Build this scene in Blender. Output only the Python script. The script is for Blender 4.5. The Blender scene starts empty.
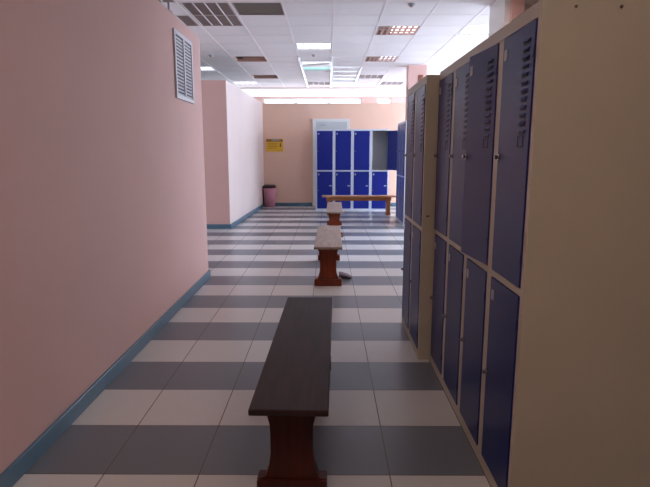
import bpy, bmesh, math, random
from mathutils import Vector, Matrix
random.seed(7)
S = bpy.context.scene
COL = S.collection

# ---------------------------------------------------------------- camera
th = math.atan(90.5/524); yaw = math.atan(3*math.cos(th)/524)
cd = bpy.data.cameras.new('camera'); cam = bpy.data.objects.new('camera', cd); COL.objects.link(cam)
cam.location = (0, 0, 1.33); cam.rotation_euler = (math.pi/2-th, 0, yaw)
cd.sensor_width = 36; cd.lens = 524/650*36; cd.clip_start = 0.05
S.camera = cam
# ---------------------------------------------------------------- world and exposure
w = bpy.data.worlds.new('world'); S.world = w; w.use_nodes = True
w.node_tree.nodes['Background'].inputs[0].default_value = (0.6, 0.75, 1, 1)
w.node_tree.nodes['Background'].inputs[1].default_value = 0.3
S.view_settings.view_transform = 'Standard'; S.view_settings.look = 'None'
S.view_settings.gamma = 1; S.view_settings.exposure = 0.85
WIN_BACK = 2.6      # strength of the daylight panes beyond the back partition
WIN_RIGHT = 11.5     # strength of the daylight panes in the right outer wall
WIN_LEFT = 2.2
LAMP = 0.9
FILL = 9.0          # unseen ceiling lamps added on the right to brighten left wall and pillar
WARM = 4.0          # lamp behind the viewer

# ---------------------------------------------------------------- materials
def lin(c):
    return tuple((v/255/12.92 if v/255 <= .04045 else ((v/255+.055)/1.055)**2.4) for v in c)
def mat(name, rgb, rough=.5, metal=0, spec=.5, noise=0, nscale=8, bump=0, bscale=200, emit=None, es=0, coat=0):
    m = bpy.data.materials.new(name); m.use_nodes = True
    nt = m.node_tree; b = nt.nodes['Principled BSDF']; c = lin(rgb)
    b.inputs['Base Color'].default_value = (*c, 1); b.inputs['Roughness'].default_value = rough
    b.inputs['Metallic'].default_value = metal; b.inputs['Specular IOR Level'].default_value = spec
    b.inputs['Coat Weight'].default_value = coat; b.inputs['Coat Roughness'].default_value = .2
    tc = nt.nodes.new('ShaderNodeTexCoord')
    if noise:
        n = nt.nodes.new('ShaderNodeTexNoise'); n.inputs['Scale'].default_value = nscale; n.inputs['Detail'].default_value = 4
        nt.links.new(tc.outputs['Object'], n.inputs['Vector'])
        mx = nt.nodes.new('ShaderNodeMix'); mx.data_type = 'RGBA'
        mx.inputs[6].default_value = (*[v*(1-noise) for v in c], 1); mx.inputs[7].default_value = (*[min(1, v*(1+noise)) for v in c], 1)
        nt.links.new(n.outputs['Fac'], mx.inputs[0]); nt.links.new(mx.outputs[2], b.inputs['Base Color'])
    if bump:
        n2 = nt.nodes.new('ShaderNodeTexNoise'); n2.inputs['Scale'].default_value = bscale
        nt.links.new(tc.outputs['Object'], n2.inputs['Vector'])
        bp = nt.nodes.new('ShaderNodeBump'); bp.inputs['Strength'].default_value = bump; bp.inputs['Distance'].default_value = .002
        nt.links.new(n2.outputs['Fac'], bp.inputs['Height']); nt.links.new(bp.outputs['Normal'], b.inputs['Normal'])
    if emit:
        b.inputs['Emission Color'].default_value = (*lin(emit), 1); b.inputs['Emission Strength'].default_value = es
    return m

def wood(name, dark, light, rough=.4, scale=1.0, axis=1):
    m = bpy.data.materials.new(name); m.use_nodes = True
    nt = m.node_tree; b = nt.nodes['Principled BSDF']; b.inputs['Roughness'].default_value = rough; b.inputs['Specular IOR Level'].default_value = .35
    tc = nt.nodes.new('ShaderNodeTexCoord'); mp = nt.nodes.new('ShaderNodeMapping')
    sc = [28*scale]*3; sc[axis] = 2.5*scale; mp.inputs['Scale'].default_value = sc
    n = nt.nodes.new('ShaderNodeTexNoise'); n.inputs['Scale'].default_value = 1.6; n.inputs['Detail'].default_value = 6; n.inputs['Distortion'].default_value = .6
    cr = nt.nodes.new('ShaderNodeValToRGB')
    cr.color_ramp.elements[0].position = .3; cr.color_ramp.elements[0].color = (*lin(dark), 1)
    cr.color_ramp.elements[1].position = .7; cr.color_ramp.elements[1].color = (*lin(light), 1)
    nt.links.new(tc.outputs['Object'], mp.inputs[0]); nt.links.new(mp.outputs[0], n.inputs['Vector'])
    nt.links.new(n.outputs['Fac'], cr.inputs[0]); nt.links.new(cr.outputs[0], b.inputs['Base Color'])
    return m

def floor_material():
    m = bpy.data.materials.new('floor_tiles'); m.use_nodes = True
    nt = m.node_tree; b = nt.nodes['Principled BSDF']; L = nt.links.new
    tc = nt.nodes.new('ShaderNodeTexCoord'); sp = nt.nodes.new('ShaderNodeSeparateXYZ'); L(tc.outputs['Object'], sp.inputs[0])
    def M(op, a, c=None, d=None):
        n = nt.nodes.new('ShaderNodeMath'); n.operation = op
        for i, v in enumerate((a, c, d)):
            if v is None: continue
            if isinstance(v, (int, float)): n.inputs[i].default_value = v
            else: L(v, n.inputs[i])
        return n.outputs[0]
    u = M('DIVIDE', M('SUBTRACT', sp.outputs[0], .26), .4)
    v = M('DIVIDE', M('SUBTRACT', sp.outputs[1], -6.0), .4)      # 2.0 = -6 + 20*0.4: even rows are grey
    fu = M('FRACT', u); fv = M('FRACT', v)
    cu = M('FLOOR', u); cv = M('FLOOR', v)
    odd = M('MODULO', cv, 2.0)
    par = M('GREATER_THAN', M('ABSOLUTE', odd), .5)
    ju = M('LESS_THAN', M('MINIMUM', fu, M('SUBTRACT', 1.0, fu)), .0062)
    jv = M('LESS_THAN', M('MINIMUM', fv, M('SUBTRACT', 1.0, fv)), .006)
    joint = M('MAXIMUM', ju, jv)
    cb = nt.nodes.new('ShaderNodeCombineXYZ'); L(cu, cb.inputs[0]); L(cv, cb.inputs[1])
    wn = nt.nodes.new('ShaderNodeTexWhiteNoise'); wn.noise_dimensions = '2D'; L(cb.outputs[0], wn.inputs['Vector'])
    ns = nt.nodes.new('ShaderNodeTexNoise'); ns.inputs['Scale'].default_value = 9; ns.inputs['Detail'].default_value = 6; ns.inputs['Roughness'].default_value = .65
    L(tc.outputs['Object'], ns.inputs['Vector'])
    ns2 = nt.nodes.new('ShaderNodeTexNoise'); ns2.inputs['Scale'].default_value = 45; ns2.inputs['Detail'].default_value = 3
    L(tc.outputs['Object'], ns2.inputs['Vector'])
    mix = nt.nodes.new('ShaderNodeMix'); mix.data_type = 'RGBA'; L(par, mix.inputs[0])
    mix.inputs[6].default_value = (*lin(DARK_TILE), 1); mix.inputs[7].default_value = (*lin(LIGHT_TILE), 1)
    var = M('ADD', .93, M('ADD', M('MULTIPLY', wn.outputs['Value'], .05), M('MULTIPLY', ns.outputs['Fac'], .07)))
    stain = M('GREATER_THAN', ns2.outputs['Fac'], .72)
    var = M('MULTIPLY', var, M('SUBTRACT', 1.0, M('MULTIPLY', stain, .12)))
    vm = nt.nodes.new('ShaderNodeVectorMath'); vm.operation = 'SCALE'; L(mix.outputs[2], vm.inputs[0]); L(var, vm.inputs['Scale'])
    mj = nt.nodes.new('ShaderNodeMix'); mj.data_type = 'RGBA'; L(joint, mj.inputs[0]); L(vm.outputs[0], mj.inputs[6])
    mj.inputs[7].default_value = (*lin((100, 90, 86)), 1)
    L(mj.outputs[2], b.inputs['Base Color'])
    rg = M('ADD', .29, M('MULTIPLY', ns.outputs['Fac'], .02)); L(M('ADD', rg, M('MULTIPLY', joint, .3)), b.inputs['Roughness'])
    bp = nt.nodes.new('ShaderNodeBump'); bp.inputs['Strength'].default_value = .3; bp.inputs['Distance'].default_value = .002
    L(M('SUBTRACT', 1.0, joint), bp.inputs['Height']); L(bp.outputs[0], b.inputs['Normal'])
    return m

DARK_TILE = (110, 114, 124); LIGHT_TILE = (206, 202, 201)
M = dict(
    floor=floor_material(),
    pink=mat('pink_plaster', (217, 174, 166), .75, noise=.05, nscale=2.5, bump=.25, bscale=120),
    peach=mat('peach_plaster', (230, 188, 166), .7, noise=.04, nscale=2.5, bump=.2, bscale=120),
    pillar_white=mat('pillar_white', (248, 244, 240), .6),
    lit_pink=mat('lit_pink_plaster', (228, 206, 200), .7, noise=.04, nscale=2, bump=.2, bscale=120),  # wall pink whitened to carry the strong side light on the far left
    glare_bar=mat('glare_bar', (248, 248, 250), .25),
    white_plaster=mat('white_plaster', (232, 226, 218), .8, noise=.03, nscale=2),
    ceil=mat('ceiling_tile', (230, 219, 217), .85, noise=.03, nscale=30, bump=.3, bscale=90),
    grid=mat('white_grid', (236, 224, 222), .5),
    plenum=mat('plenum', (60, 55, 52), .9),
    skirt=mat('blue_skirting', (86, 116, 136), .3, noise=.12, nscale=6),
    blue=mat('blue_enamel', (16, 26, 100), .36, spec=.38, noise=.1, nscale=3, bump=.12, bscale=160),
    farblue=mat('bright_blue_enamel', (10, 34, 128), .3, spec=.5, noise=.08, nscale=3),
    slit=mat('vent_slit', (10, 12, 34), .6),
    frame=mat('beige_enamel', (196, 187, 170), .42, noise=.05, nscale=4, bump=.3, bscale=140),
    farframe=mat('white_enamel', (205, 212, 222), .4),
    inside=mat('locker_inside', (110, 112, 104), .6),
    chrome=mat('chrome', (200, 196, 190), .22, 1),
    plate=mat('number_plate', (176, 176, 190), .4),
    plate_dim=mat('faded_plate', (70, 76, 120), .5),
    seat_dark=wood('dark_brown_plank', (44, 27, 26), (60, 38, 36), .55, axis=1),
    seat_glare=wood('glare_grey_plank', (138, 116, 104), (172, 150, 136), .42, axis=1),  # gloss reflection on the seats, painted in as a pale grey tone
    seat_tan=wood('tan_plank', (170, 120, 84), (202, 156, 118), .35, axis=0),
    leg=wood('red_brown_wood', (98, 38, 20), (134, 56, 28), .35, axis=2),
    leg_dark=wood('dark_red_wood', (58, 20, 16), (80, 30, 22), .4, axis=2),
    apron=wood('orange_brown_wood', (150, 92, 52), (180, 116, 70), .35, axis=0),
    door=mat('grey_white_door', (192, 194, 196), .45),
    trimw=mat('white_trim', (220, 218, 216), .45),
    vent=mat('vent_white', (214, 210, 216), .45),
    vent_dark=mat('vent_dark', (66, 62, 74), .8),
    bin=mat('pink_plastic', (196, 128, 146), .45),
    binrim=mat('dark_bin_rim', (60, 34, 44), .4),
    yellow=mat('yellow_sign', (226, 176, 40), .5),
    signhead=mat('sign_header', (150, 96, 40), .5),
    signgrey=mat('sign_grey', (150, 150, 140), .5),
    signdark=mat('sign_dark', (70, 48, 20), .5),
    housing=mat('lamp_housing', (184, 164, 158), .6),
    housing_w=mat('lamp_housing_white', (205, 205, 210), .5),
    blade=mat('louvre_blade', (190, 172, 168), .45),
    blade_w=mat('louvre_bar', (226, 216, 214), .4),
    mesh=mat('brown_mesh', (134, 118, 106), .7, noise=.35, nscale=160),
    tan=mat('tan_board', (190, 150, 136), .8),
    tube_off=mat('tube_off', (206, 200, 200), .3),
    tube=mat('tube_lit', (240, 245, 255), .4, emit=(226, 236, 255), es=LAMP),
    tube_dim=mat('tube_dim', (230, 226, 222), .4, emit=(250, 244, 255), es=.9),
    teal=mat('teal_glass', (120, 178, 172), .4, emit=(190, 235, 230), es=.35),
    tube_fill=mat('fill_tube', (240, 245, 255), .4, emit=(255, 240, 232), es=FILL),
    warm=mat('warm_tube', (255, 230, 190), .4, emit=(255, 236, 220), es=WARM),
    day=mat('daylight_glass', (240, 245, 255), .3, emit=(214, 234, 255), es=WIN_BACK),
    day_r=mat('daylight_glass_side', (240, 245, 255), .3, emit=(212, 232, 255), es=WIN_RIGHT),
    day_l=mat('daylight_glass_left', (240, 245, 255), .3, emit=(240, 240, 255), es=WIN_LEFT),
    black=mat('black_plastic', (24, 22, 24), .5),
    wire=mat('pale_conduit', (196, 190, 190), .4),
    slipper=mat('grey_purple_rubber', (124, 108, 124), .6),
    slipper_in=mat('slipper_lining', (34, 26, 30), .8),
    brown=mat('brown_panel', (128, 74, 52), .6),
)

# ---------------------------------------------------------------- mesh helpers
def bm_(): return bmesh.new()
def box(bm, x0, x1, y0, y1, z0, z1, mi=0, bev=0, mtx=None):
    r = bmesh.ops.create_cube(bm, size=1); vs = r['verts']
    for v in vs: v.co = Vector(((x0+x1)/2+v.co.x*(x1-x0), (y0+y1)/2+v.co.y*(y1-y0), (z0+z1)/2+v.co.z*(z1-z0)))
    fs = set(f for v in vs for f in v.link_faces)
    if bev:
        es = list(set(e for v in vs for e in v.link_edges))
        r2 = bmesh.ops.bevel(bm, geom=es, offset=bev, segments=2, affect='EDGES', profile=.5)
        fs = set(r2['faces']) | set(f for f in fs if f.is_valid); vs = list(set(v for f in fs for v in f.verts))
    for f in fs: f.material_index = mi
    if mtx: bmesh.ops.transform(bm, matrix=mtx, verts=vs)
    return vs
def cyl(bm, p0, p1, r, mi=0, seg=16, r2=None):
    p0 = Vector(p0); p1 = Vector(p1); d = p1-p0
    q = d.to_track_quat('Z', 'Y').to_matrix().to_4x4()
    rr = bmesh.ops.create_cone(bm, cap_ends=True, segments=seg, radius1=r, radius2=r if r2 is None else r2, depth=d.length, matrix=Matrix.Translation((p0+p1)/2) @ q)
    for f in set(f for v in rr['verts'] for f in v.link_faces): f.material_index = mi
    return rr['verts']
def prism(bm, pts, y0, y1, mi=0):      # outline in x,z extruded along y
    a = [bm.verts.new((x, y0, z)) for x, z in pts]; b = [bm.verts.new((x, y1, z)) for x, z in pts]
    n = len(pts); fs = [bm.faces.new(a), bm.faces.new(b[::-1])]
    for i in range(n): fs.append(bm.faces.new((a[i], b[i], b[(i+1) % n], a[(i+1) % n])))
    for f in fs: f.material_index = mi
def obj(name, bm, mats, parent=None, loc=(0, 0, 0), smooth=False):
    bmesh.ops.recalc_face_normals(bm, faces=bm.faces)
    me = bpy.data.meshes.new(name); bm.to_mesh(me); bm.free()
    for k in (mats if isinstance(mats, (list, tuple)) else [mats]): me.materials.append(M[k] if isinstance(k, str) else k)
    if smooth:
        for p in me.polygons: p.use_smooth = True
    o = bpy.data.objects.new(name, me); COL.objects.link(o); o.location = loc
    if parent: o.parent = parent
    return o
def tag(o, label, cat, group=None):
    o['label'] = label; o['category'] = cat
    if group: o['group'] = group
    return o
def thing(name, label, cat, loc=(0, 0, 0), rz=0, group=None):
    o = bpy.data.objects.new(name, None); COL.objects.link(o); o.location = loc; o.rotation_euler = (0, 0, rz); o.empty_display_size = .1
    return tag(o, label, cat, group)
def struct(name, bm, mats, parent=None, loc=(0, 0, 0)):
    o = obj(name, bm, mats, parent, loc)
    if not parent: o['kind'] = 'structure'
    return o
def sbox(name, mats, *a, **k):
    b = bm_(); box(b, *a, **k); return struct(name, b, mats)

# ---------------------------------------------------------------- the setting
ZC = 3.03; ZT = 3.40
XL, XR, YF, YB = -4.6, 5.2, -3.0, 16.6
WT = 2.545
sbox('floor', 'floor', XL-.2, XR+.2, YF-.2, YB+.2, -.1, 0)
sbox('wall_front', 'pink', XL-.2, XR+.2, YF-.2, YF, 0, ZT)

def windowed_wall(name, axis, pos, thick, a0, a1, z0, z1, wins, m, first, wm):
    """outer wall with real openings; each window is frame + lit pane"""
    b = bm_()
    def put(u0, u1, q0, q1):
        if u1-u0 < 1e-4 or q1-q0 < 1e-4: return
        lo, hi = min(pos, pos+thick), max(pos, pos+thick)
        if axis == 'y': box(b, u0, u1, lo, hi, q0, q1)
        else: box(b, lo, hi, u0, u1, q0, q1)
    cur = a0
    for (u0, u1, q0, q1) in wins:
        put(cur, u0, z0, z1); put(u0, u1, z0, q0); put(u0, u1, q1, z1); cur = u1
    put(cur, a1, z0, z1)
    struct(name, b, m)
    for i, (u0, u1, q0, q1) in enumerate(wins):
        wo = bpy.data.objects.new('window_%d' % (first+i), None); COL.objects.link(wo); wo['kind'] = 'structure'
        mid = pos+thick*.5; wo.location = ((u0+u1)/2, mid, q0) if axis == 'y' else (mid, (u0+u1)/2, q0)
        hw = (u1-u0)/2; h = q1-q0
        fb = bm_(); pb = bm_(); t = .05
        def put2(bb, x0, x1, d, c0, c1):
            if axis == 'y': box(bb, x0, x1, -d, d, c0, c1)
            else: box(bb, -d, d, x0, x1, c0, c1)
        put2(fb, -hw, -hw+t, .04, 0, h); put2(fb, hw-t, hw, .04, 0, h); put2(fb, -hw+t, hw-t, .04, 0, t); put2(fb, -hw+t, hw-t, .04, h-t, h)
        nm = max(1, int((u1-u0)/1.0))
        for k in range(1, nm): put2(fb, -hw+2*hw*k/nm-t/2, -hw+2*hw*k/nm+t/2, .035, t, h-t)
        put2(pb, -hw+.02, hw-.02, .006, .02, h-.02)
        obj('window_frame', fb, 'trimw', wo); obj('pane', pb, wm, wo)
windowed_wall('wall_back', 'y', YB, .2, XL-.2, XR+.2, 0, ZT, [(-4.2, -2.3, 1.0, 3.0), (-2.0, 1.05, 1.0, 3.0), (1.5, 1.95, 1.0, 3.0), (2.4, 4.8, 1.0, 3.0)], 'pink', 1, 'day')
windowed_wall('wall_right', 'x', XR, .2, YF-.2, YB+.2, 0, ZT, [(7.2, 9.6, .9, 2.7), (10.9, 13.0, .7, 2.7), (13.8, 16.0, .9, 2.7)], 'white_plaster', 5, 'day_r')
windowed_wall('wall_left', 'x', XL, -.2, YF-.2, YB+.2, 0, ZT, [(6.2, 8.4, .9, 2.6)], 'white_plaster', 8, 'day_l')

# partitions that stop short of the ceiling
sbox('wall_left.001', 'pink', -1.44, -1.29, YF, 5.52, 0, 2.47)
b = bm_(); box(b, XL, -1.735, 9.215, 9.36, 0, WT); struct('wall_left.004', b, 'pink')
b = bm_(); vs = box(b, -1.885, -1.7345, 9.216, 13.32, 0, WT)
for v in vs:
    if v.co.y > 13: v.co.x += .115
struct('wall_left.002', b, 'lit_pink')
sbox('wall_back.001', 'peach', -1.74, 3.4, 13.32, 13.44, 0, WT)
sbox('wall_back.002', 'white_plaster', XL, -1.89, 13.32, 13.44, 0, WT)
# pier behind the third lockers and wall end behind the near lockers
pier = sbox('wall_right.001', 'pink', 1.58, 1.94, 10.72, 11.0, 0, ZC)
b = bm_(); box(b, 1.77, 1.87, 10.705, 10.72, 2.50, 2.84, bev=.004); obj('panel', b, 'brown', pier)
sbox('wall_right.002', 'pillar_white', 1.90, 1.96, 6.0, 6.55, 0, ZC)
sbox('wall_right.003', 'pink', 1.96, 2.10, 5.96, 6.55, 0, ZC)
sbox('wall_right.004', 'white_plaster', 2.10, XR, 6.45, 6.55, 0, ZC)

# skirting
sbox('baseboard_left', 'skirt', -1.29, -1.272, YF, 5.535, 0, .085, bev=.004)
sbox('baseboard_left.001', 'skirt', -1.44, -1.272, 5.52, 5.54, 0, .085, bev=.004)
sbox('baseboard_left.002', 'skirt', XL, -1.717, 9.197, 9.215, 0, .085, bev=.004)
b = bm_(); vs = box(b, -1.735, -1.717, 9.215, 13.32, 0, .085)
for v in vs:
    if v.co.y > 13: v.co.x += .115
struct('baseboard_left.003', b, 'skirt')
b = bm_(); box(b, -1.60, -.40, 13.30, 13.32, 0, .085, bev=.004); box(b, .55, 3.4, 13.30, 13.32, 0, .085, bev=.004); struct('baseboard_back', b, 'skirt')

# back door behind the blue lockers
b = bm_(); box(b, -.30, .46, 13.285, 13.32, 0, 2.09, bev=.004)
d = struct('door_1', b, 'door')
b = bm_(); box(b, -.385, -.30, 13.27, 13.32, 0, 2.16, bev=.004); box(b, .46, .535, 13.27, 13.32, 0, 2.16, bev=.004); box(b, -.30, .46, 13.27, 13.32, 2.09, 2.16, bev=.004)
obj('door_frame', b, 'trimw', d)
b = bm_(); cyl(b, (.40, 13.285, 1.0), (.40, 13.235, 1.0), .011); box(b, .29, .41, 13.225, 13.245, .99, 1.012, bev=.004); obj('door_handle', b, 'chrome', d)
b = bm_(); box(b, -.22, -.06, 13.279, 13.286, 1.99, 2.03); obj('sign_plate', b, 'plate', d)

# ---------------------------------------------------------------- ceiling
CW, RW = .60, .566
X0 = .07-CW*7; Y0 = 6.38-RW*16
NC, NR = 15, 29
def cell(c, r):    # (c,r) -> bounds; c=0 begins at x=-.53
    x = -.53+CW*c; y = 6.38+RW*r
    return x, x+CW, y, y+RW
holes = {(-2, 0), (-2, 1), (-3, -1), (-3, 1), (-1, 0), (-2, 6), (-2, 10), (-4, 8), (-3, 12), (0, 4), (0, 7), (0, 8), (0, 12), (2, 2), (2, 6), (2, 10), (3, 12), (4, 2), (1, -12), (1, -11), (-1, -12), (-1, -11), (-4, 3), (3, -3), (6, -3), (3, -6)}
b = bm_(); g = bm_()
cmin, cmax, rmin, rmax = -7, 9, -17, 13
for c in range(cmin, cmax+1):
    for r in range(rmin, rmax+1):
        if (c, r) in holes: continue
        x0, x1, y0, y1 = cell(c, r)
        x0 = max(x0, XL); x1 = min(x1, XR); y0 = max(y0, YF)
        if x1-x0 < .02 or y1-y0 < .02: continue
        box(b, x0, x1, y0, y1, ZC, ZC+.02)
struct('ceiling', b, 'ceil')
YE = cell(0, rmax)[3]
for c in range(cmin+1, cmax+1):
    x = cell(c, 0)[0]
    if XL < x < XR: box(g, x-.010, x+.010, YF, YE, ZC-.004, ZC+.001)
for r in range(rmin, rmax+2):
    y = cell(0, r)[2]
    if y > YF+.05: box(g, XL, XR, y-.007, y+.007, ZC-.002, ZC+.0015)
struct('trim_1', g, 'grid')
g = bm_()     # window glare on the far ceiling grid, built as wider white bars
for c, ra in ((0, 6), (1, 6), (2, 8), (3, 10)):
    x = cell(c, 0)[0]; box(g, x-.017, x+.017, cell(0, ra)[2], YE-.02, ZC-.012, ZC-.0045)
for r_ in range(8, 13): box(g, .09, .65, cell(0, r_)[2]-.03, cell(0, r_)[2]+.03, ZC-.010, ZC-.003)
struct('trim_3', g, 'glare_bar')
b = bm_(); box(b, XL, XR, YE, YB, ZC-.0, ZC+.02); struct('ceiling.001', b, 'white_plaster')
sbox('trim_2', 'grid', XL, XR, YE-.02, YE+.03, ZC-.035, ZC+.001)
sbox('ceiling.002', 'plenum', XL-.2, XR+.2, YF-.2, YB+.2, ZT, ZT+.08)

# ---------------------------------------------------------------- ceiling fittings
def fitting_base(name, label, cat, c, r, rows=1, hm='housing', x0=None, x1=None, depth=.10, group=None):
    cx0, cx1, cy0, _ = cell(c, r); cy1 = cell(c, r+rows-1)[3]
    if x0 is not None: cx0 = x0
    if x1 is not None: cx1 = x1
    t = thing(name, label, cat, ((cx0+cx1)/2, (cy0+cy1)/2, ZC), 0, group)
    hx, hy = (cx1-cx0)/2-.012, (cy1-cy0)/2-.010
    b = bm_()
    box(b, -hx, hx, -hy, hy, depth, depth+.01); box(b, -hx, -hx+.01, -hy, hy, 0, depth); box(b, hx-.01, hx, -hy, hy, 0, depth)
    box(b, -hx+.01, hx-.01, -hy, -hy+.01, 0, depth); box(b, -hx+.01, hx-.01, hy-.01, hy, 0, depth)
    obj('housing', b, hm, t)
    return t, hx-.012, hy-.012
def louvre_off(label, c, r, rows=1, **k):
    t, hx, hy = fitting_base('louvre_ceiling_light', label, 'ceiling light', c, r, rows, **k)
    b = bm_(); n = max(1, round(hx*2/.14))
    for i in range(n+1): x = -hx+2*hx*i/n; box(b, x-.006, x+.006, -hy, hy, .0, .03, mi=1)
    m = round(hy*2/.045)
    for j in range(m+1): y = -hy+2*hy*j/m; box(b, -hx, hx, y-.0025, y+.0025, .004, .028)
    obj('louvre', b, ['blade', 'blade_w'], t)
    for i in range(n):
        b = bm_(); x = -hx+2*hx*(i+.5)/n; cyl(b, (x, -hy+.02, .065), (x, hy-.02, .065), .013); obj('tube', b, 'tube_off', t)
    return t
def lit_panel(label, c, r, tm='tube', bm='blade_w', bw=.008, bars=4, rows=1, x0f=0.0, name='lit_ceiling_light', cross=2, h=.012, hm='housing_w'):
    t, hx, hy = fitting_base(name, label, 'ceiling light', c, r, rows, hm=hm, depth=.06)
    b = bm_(); box(b, -hx+2*hx*x0f, hx, -hy, hy, .024, .03); obj('diffuser', b, tm, t)
    b = bm_()
    for i in range(bars+1): x = -hx+2*hx*i/bars; box(b, x-bw, x+bw, -hy, hy, .001, h)
    for j in range(cross+1): y = -hy+2*hy*j/cross; box(b, -hx, hx, y-bw*.8, y+bw*.8, .001, h)
    obj('louvre', b, bm, t)
    return t
louvre_off('large unlit double louvre ceiling light above the wall vent', -2, 0, rows=2)
louvre_off('narrow unlit louvre strip peeking over the near pink wall top', -3, 1, x0=-1.95)
louvre_off('unlit louvre light at the very top edge of the photo, over the pink wall', -3, -1)
t, hx, hy = fitting_base('ventilation_grille', 'flat brown mesh ventilation grille in the ceiling beside the large louvre light', 'ceiling vent', -1, 0)
b = bm_(); box(b, -hx, hx, -hy, hy, .012, .018)
for i in range(24): x = -hx+2*hx*(i+.5)/24; box(b, x-.003, x+.003, -hy, hy, .002, .012)
obj('mesh_panel', b, 'mesh', t)
def open_cell(label, c, r):
    t, hx, hy = fitting_base('open_ceiling_light', label, 'ceiling light', c, r, hm='tan', depth=.16)
    b = bm_(); cyl(b, (-hx*.6, -hy+.02, .10), (-hx*.6, hy-.02, .10), .014); obj('tube', b, 'tube_off', t)
    b = bm_(); box(b, -hx, -hx+.1, -hy, hy, .05, .15, bev=.005); obj('ballast_box', b, 'black', t)
open_cell('uncovered ceiling light with pinkish recess, the nearer of two left of the lit panels', -2, 6)
open_cell('uncovered ceiling light with pinkish recess, the farther of two toward the back wall', -2, 10)
lit_panel('lit ceiling panel beyond the end of the near pink wall', -4, 8)
lit_panel('faintly lit ceiling panel above the far left wall', -3, 12, tm='tube_dim')
lit_panel('bright bluish white lit ceiling panel with bars, over the bench line', 0, 4, bars=5, cross=1)
lit_panel('lit ceiling panel with teal strip behind the bright bluish panel', 0, 8, tm='teal', bars=1, cross=1)
t = lit_panel('lit ceiling panel with a sagging cover just before the teal strip', 0, 7, tm='tube', bars=1, cross=1)
b = bm_(); box(b, -.26, .26, -.25, .0, -.03, -.024, mtx=Matrix.Rotation(math.radians(-4), 4, 'Y')); obj('sagging_cover', b, 'blade', t)
louvre_off('dark unlit louvre light closest to the back, in line with the bright panel', 0, 12)
def half_lit(label, c, r, f, tm):
    t = lit_panel(label, c, r, tm=tm, bars=7, cross=3, x0f=f, hm='housing', bm='tan', bw=.015, name='half_lit_ceiling_light')
half_lit('half lit ceiling light with glowing squares, nearest on the right side', 2, 2, .38, 'tube_dim')
half_lit('half lit ceiling light with dark left end, second on the right side', 2, 6, .42, 'tube')
louvre_off('dark unlit ceiling light, third on the right side toward the back', 2, 10)
louvre_off('dim grey ceiling light far right, above the far corner of the room', 3, 12)
lit_panel('pale smudged ceiling light just above the near locker tops', 4, 2, tm='tube_dim', bars=3, cross=2)
lit_panel('warm ceiling light over the entrance end', 1, -12, tm='warm', rows=2)
lit_panel('warm ceiling light by the entrance end wall', -1, -12, tm='warm', rows=2)
lit_panel('added fill light panel above the second pair of lockers', 3, -3, tm='tube_fill')  # this and the next: unseen panels added to light the pillar side
lit_panel('added fill light panel behind the nearest lockers', 6, -3, tm='tube_fill')
lit_panel('added fill light panel above the nearest lockers', 3, -6, tm='tube_fill')  # unseen panel added to brighten the near left wall
lit_panel('lit ceiling panel over the left recess', -4, 3, tm='tube')
for (x, y, lb) in ((.965, 6.45, 'small dark smoke detector near the right ceiling lights'), (-2.06, 9.64, 'small smoke detector above the end of the near pink wall'), (-.25, 9.62, 'small smoke detector behind the bright bluish ceiling panel')):
    t = thing('smoke_detector', lb, 'smoke detector', (x, y, ZC))
    b = bm_(); cyl(b, (0, 0, -.012), (0, 0, 0), .045, seg=24); obj('base', b, 'plate', t)
    b = bm_(); cyl(b, (0, 0, -.035), (0, 0, -.012), .022, seg=24, r2=.034); obj('sensor', b, 'housing', t)

# ceiling rod down to the top of the near wall
b = bm_(); cyl(b, (0, 0, 0), (0, 0, ZC-2.47), .008, seg=10); cyl(b, (0, 0, 0), (0, 0, .008), .03, seg=16)
tag(obj('hanging_rod', b, 'wire', loc=(-1.31, 4.56, 2.47)), 'thin pale rod from the ceiling to the near wall top above the vent', 'rod')

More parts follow.
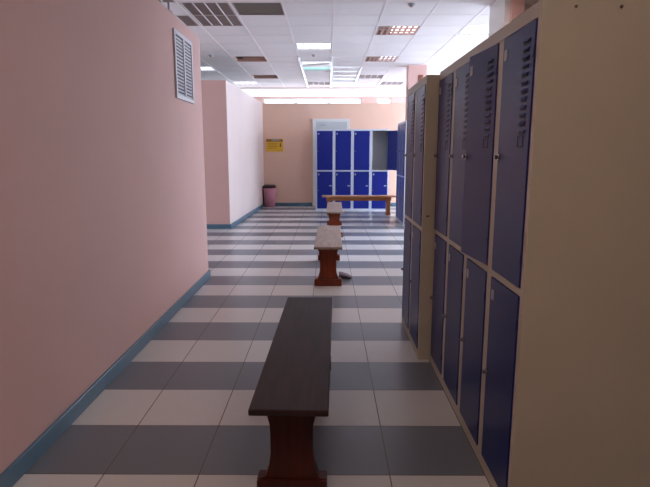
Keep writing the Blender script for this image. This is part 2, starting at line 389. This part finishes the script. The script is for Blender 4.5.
# ---------------------------------------------------------------- lockers (front faces local -Y, width along local X)
def make_locker(name, label, loc, rz, n, pitch, height, depth, fm, bmn, zs, ajar={}, plates='plate', slots=True, right_plate=False, scale=1.0):
    z_b, z_m0, z_m1, z_t = zs
    W = n*pitch; fr = .031; dv = .031
    t = thing(name, label, 'lockers', loc, rz)
    b = bm_()
    box(b, 0, .018, .0, depth, 0, height, bev=.003); box(b, W-.018, W, .0, depth, 0, height, bev=.003)
    box(b, .018, W-.018, depth-.01, depth, .02, height-.02)
    box(b, .018, W-.018, .0, depth-.01, height-.02, height, bev=.002)
    box(b, .018, W-.018, .02, depth-.01, z_b-.03, z_b-.012)
    obj('carcass', b, fm, t)
    b = bm_()     # welded front frame
    box(b, 0.0002, fr, -.002, .02, 0, height, bev=.002); box(b, W-fr, W-.0002, -.002, .02, 0, height, bev=.002)
    for k in range(1, n): box(b, k*pitch-dv, k*pitch+dv, -.002, .02, z_b, z_t, bev=.002)
    box(b, fr, W-fr, -.002, .02, z_t, height, bev=.002); box(b, fr, W-fr, -.002, .02, 0, z_b, bev=.002)
    for k in range(n):
        a0 = k*pitch+(fr if k == 0 else dv); a1 = (k+1)*pitch-(fr if k == n-1 else dv)
        box(b, a0, a1, -.002, .02, z_m0, z_m1, bev=.002)
    obj('front_frame', b, fm, t)
    b = bm_()
    for k in range(1, n): box(b, k*pitch-.006, k*pitch+.006, .02, depth-.01, z_b, z_t)
    box(b, .018, W-.018, .03, depth-.012, z_m0, z_m0+.012)
    obj('inner_shelving', b, 'inside', t)
    for k in range(n):
        a0 = k*pitch+(fr if k == 0 else dv)+.003; a1 = (k+1)*pitch-(fr if k == n-1 else dv)-.003
        dw = a1-a0
        for up in (1, 0):
            q0, q1 = (z_m1+.003, z_t-.003) if up else (z_b+.003, z_m0-.003)
            b = bm_(); box(b, -dw, 0, -.006, .012, 0, q1-q0, bev=.0025)
            # folded edge rim behind the leaf
            box(b, -dw+.004, -.004, .012, .022, .01, .03); box(b, -dw+.004, -.004, .012, .022, q1-q0-.03, q1-q0-.01)
            dr = obj('door', b, bmn, t, loc=(a1, 0, q0)); dr.rotation_euler = (0, 0, ajar.get((k, up), 0))
            h = q1-q0
            # lock knob
            b = bm_(); kz = (1.311*scale-z_m1) if up else (.44*scale-z_b)
            cyl(b, (-dw+.022, -.007, kz), (-dw+.022, -.013, kz), .013, seg=20); cyl(b, (-dw+.022, -.013, kz), (-dw+.022, -.026, kz), .008, seg=16)
            obj('lock', b, 'chrome', dr)
            b = bm_(); box(b, -dw+.022, -dw+.052, -.009, -.0055, h-.085, h-.045, bev=.001); obj('number_plate', b, plates, dr)
            for zz in (.1, h-.1):
                b = bm_(); cyl(b, (.0005, -.005, zz-.02), (.0005, -.005, zz+.02), .004, seg=8); obj('hinge', b, bmn, dr)
            if up and slots:
                b = bm_()
                for s in range(12):
                    zz = h-.055-s*.0265
                    box(b, -.09, -.04, -.0066, -.005, zz-.011, zz-.002, mi=1)
                    prism_pts = [(-.0058, zz), (-.0125, zz-.003), (-.0058, zz+.006)]
                    vs = [[b.verts.new((x, y, z)) for y, z in prism_pts] for x in (-.092, -.038)]
                    b.faces.new(vs[0]); b.faces.new(vs[1][::-1])
                    for i in range(3): b.faces.new((vs[0][i], vs[1][i], vs[1][(i+1) % 3], vs[0][(i+1) % 3]))
                obj('vent_louvres', b, [bmn, 'slit'], dr)
                b = bm_(); zz = h-.40
                for q in ((-.1, -.096, zz, zz+.04), (-.054, -.05, zz, zz+.04), (-.1, -.05, zz, zz+.004), (-.1, -.05, zz+.036, zz+.04)): box(b, q[0], q[1], -.0072, -.0055, q[2], q[3])
                obj('card_holder', b, 'slit', dr)
            if right_plate and not up:
                b = bm_(); box(b, -.075, -.02, -.0085, -.0055, .555-z_b, .585-z_b, bev=.001); obj('sticker', b, 'plate', dr)
    return t
R = -math.pi/2
k1 = make_locker('locker_cabinet', 'nearest block of eight blue locker doors in a beige frame, right edge of photo', (.663, 3.222, 0), R, 4, .3755, 1.80, .5, 'frame', 'blue',
            (.055, .842, .868, 1.752), ajar={(2, 1): math.radians(5.5), (0, 1): math.radians(1.0)})
for (x, z) in ((.10, 1.775), (.24, 1.775), (.40, 1.775), (.10, .07), (.40, .07)):
    b = bm_(); cyl(b, (1.502, x, z), (1.5055, x, z), .005, seg=12); obj('rivet', b, 'chrome', k1)
k2 = make_locker('locker_cabinet', 'two door wide blue lockers standing slightly forward, just past the nearest block', (.592, 4.03, 0), R, 2, .389, 1.79, .5, 'frame', 'blue',
            (.055, .842, .868, 1.742))
b = bm_(); box(b, .778, .7795, .02, .04, .938, .946); obj('slot', b, 'black', k2)
make_locker('locker_cabinet', 'bright blue lockers at the far right just past the end of the cross bench', (1.385, 10.66, 0), R, 3, .375, 1.90, .5, 'farframe', 'farblue',
            (.06, .885, .91, 1.86), slots=False, scale=1.04)
make_locker('locker_cabinet', 'bright blue lockers in white frames against the back wall door, one upper door open', (-.288, 12.33, 0), 0, 4, .427, 1.872, .5, 'farframe', 'farblue',
            (.035, .905, .935, 1.835), ajar={(3, 1): math.radians(128)}, slots=False, right_plate=True, scale=1.045)

# ---------------------------------------------------------------- benches
def make_bench(label, x, y0, y1, rz, seatm, legm, wd=.28):
    L = y1-y0; h = .42
    t = thing('bench', label, 'bench', (x, (y0+y1)/2, 0), rz)
    b = bm_(); box(b, -wd/2, wd/2, -L/2, L/2, h-.025, h, bev=.005); obj('seat', b, seatm, t)
    half = [(0.137, 0), (.137, .07), (.105, .078), (.098, .10), (.088, .13), (.082, .18), (.082, .26), (.084, .30), (.092, .33), (.094, .395)]
    pts = half+[(-a, z) for a, z in half[::-1]]
    for s in (-1, 1):
        b = bm_(); prism(b, pts, -.024, .024)
        box(b, -.137, .137, -.04, .04, 0, .07, bev=.005)
        box(b, -.10, .10, -.04, .04, .36, .395, bev=.004)
        obj('leg', b, legm, t, loc=(0, s*(L/2-.14), 0))
    b = bm_(); box(b, -.014, .014, -(L/2-.165), (L/2-.165), .15, .24, bev=.003); obj('stretcher', b, legm, t)
    return t
make_bench('dark brown bench nearest the viewer with dark red brown legs', -.128, 1.75, 3.25, math.radians(-1.1), 'seat_dark', 'leg_dark', wd=.29)
make_bench('bench with glare painted pale on its top and red brown trestle legs, second along the aisle', .008, 5.06, 6.61, math.radians(-.5), 'seat_glare', 'leg')
make_bench('bench with glare painted pale on its top, farthest along the aisle, in front of the cross bench', .112, 8.17, 9.87, math.radians(-.7), 'seat_glare', 'leg', wd=.262)
t = thing('bench', 'long tan bench standing crosswise in front of the back blue lockers', 'bench', (.665, 11.40, 0))
b = bm_(); box(b, -.795, .795, -.14, .14, .39, .42, bev=.005); obj('seat', b, 'seat_tan', t)
b = bm_(); box(b, -.70, .70, -.12, -.095, .315, .39, bev=.003); box(b, -.70, .70, .095, .12, .315, .39, bev=.003); obj('apron', b, 'apron', t)
for s in (-1, 1):
    b = bm_(); box(b, -.04, .04, -.13, .13, .03, .39, bev=.004); box(b, -.045, .045, -.14, .14, 0, .04, bev=.004); obj('leg', b, 'apron', t, loc=(s*.64, 0, 0))

# ---------------------------------------------------------------- bin
t = thing('trash_bin', 'pink plastic rubbish bin with dark rim in the far left corner', 'trash bin', (-1.455, 13.08, 0))
b = bm_(); cyl(b, (0, 0, 0), (0, 0, .50), .125, seg=32, r2=.16)
bmesh.ops.delete(b, geom=[f for f in b.faces if f.calc_center_median().z > .49 and len(f.verts) > 8], context='FACES')
o = obj('body', b, 'bin', t, smooth=True); o.modifiers.new('s', 'SOLIDIFY').thickness = .004
b = bm_(); cyl(b, (0, 0, .475), (0, 0, .515), .166, seg=32, r2=.172); cyl(b, (0, 0, .515), (0, 0, .55), .172, seg=32, r2=.13); obj('lid', b, 'binrim', t, smooth=False)
b = bm_(); box(b, -.163, -.145, -.05, .05, .04, .48, bev=.004, mtx=Matrix.Shear('XY', 4, (0, 0))); obj('handle_strip', b, 'binrim', t)

# ---------------------------------------------------------------- sign
t = thing('wall_sign', 'yellow rectangular sign with darker header on the back pink wall above the bin', 'sign', (-1.335, 13.315, 1.52))
b = bm_(); box(b, -.21, .21, -.008, .003, -.155, .155, bev=.001); obj('board', b, 'yellow', t)
b = bm_(); box(b, -.205, .205, -.0105, -.008, .085, .15); obj('header', b, 'signhead', t)
b = bm_(); cyl(b, (.03, -.0105, 0), (.03, -.0135, 0), .1, seg=32); bmesh.ops.scale(b, vec=(1.2, 1, .26), verts=b.verts); bmesh.ops.translate(b, vec=(0, 0, .122), verts=b.verts); obj('emblem', b, 'signgrey', t)
b = bm_()
for z, a0, a1 in ((.05, -.17, .08), (.01, -.17, .06), (-.03, -.17, .09), (-.07, -.17, .04)): box(b, a0, a1, -.0105, -.008, z-.006, z+.006)
obj('text_lines', b, 'signhead', t)
b = bm_(); cyl(b, (.145, -.008, .04), (.145, -.0115, .04), .014, seg=16); box(b, .13, .16, -.0115, -.008, -.04, .024, bev=.001); obj('figure', b, 'signdark', t)

# ---------------------------------------------------------------- wall vent on the near wall
t = thing('wall_vent', 'tall white slatted ventilation grille near the far top end of the left wall', 'vent', (-1.29, 4.86, 1.79))
b = bm_(); H = .56; Wd = .29
for q in ((-Wd, -Wd+.035, 0, H), (Wd-.035, Wd, 0, H), (-.018, .018, .03, H-.03), (-Wd+.035, Wd-.035, 0, .035), (-Wd+.035, Wd-.035, H-.035, H)): box(b, 0, .016, q[0], q[1], q[2], q[3], bev=.002)
obj('frame', b, 'vent', t)
b = bm_(); box(b, .0005, .003, -Wd+.02, Wd-.02, .02, H-.02); obj('backing', b, 'vent_dark', t)
b = bm_(); n = 17
for s0, s1 in ((-Wd+.035, -.018), (.018, Wd-.035)):
    for i in range(n):
        z = .05+i*(H-.1)/(n-1); box(b, .003, .006, s0, s1, -.011, .004, mtx=Matrix.Translation((.004, 0, z)) @ Matrix.Rotation(math.radians(25), 4, 'Y'))
obj('slats', b, 'vent', t)

# ---------------------------------------------------------------- slipper beside the second bench
t = thing('slipper', 'dark grey purple slipper lying beside the foot of the second bench', 'slipper', (.13, 5.50, 0), math.radians(-3))
def ring(bm, x, hw, z0, z1, n=14):
    return [bm.verts.new((x, hw*math.cos(2*math.pi*i/n), (z0+z1)/2+(z1-z0)/2*math.sin(2*math.pi*i/n))) for i in range(n)]
def loft(bm, rs):
    for a, c in zip(rs, rs[1:]):
        n = len(a)
        for i in range(n): bm.faces.new((a[i], a[(i+1) % n], c[(i+1) % n], c[i]))
    bm.faces.new(rs[0]); bm.faces.new(rs[-1][::-1])
b = bm_(); loft(b, [ring(b, x, hw, 0, z) for x, hw, z in ((-.13, .02, .02), (-.12, .033, .024), (-.06, .036, .024), (0, .036, .02), (.06, .045, .018), (.10, .042, .018), (.125, .02, .016))]); obj('sole', b, 'slipper_in', t, smooth=True)
b = bm_(); loft(b, [ring(b, x, hw, .010, z) for x, hw, z in ((-.012, .040, .074), (.02, .044, .072), (.06, .048, .06), (.095, .044, .046), (.12, .028, .03), (.128, .01, .02))]); obj('upper', b, 'slipper', t, smooth=True)
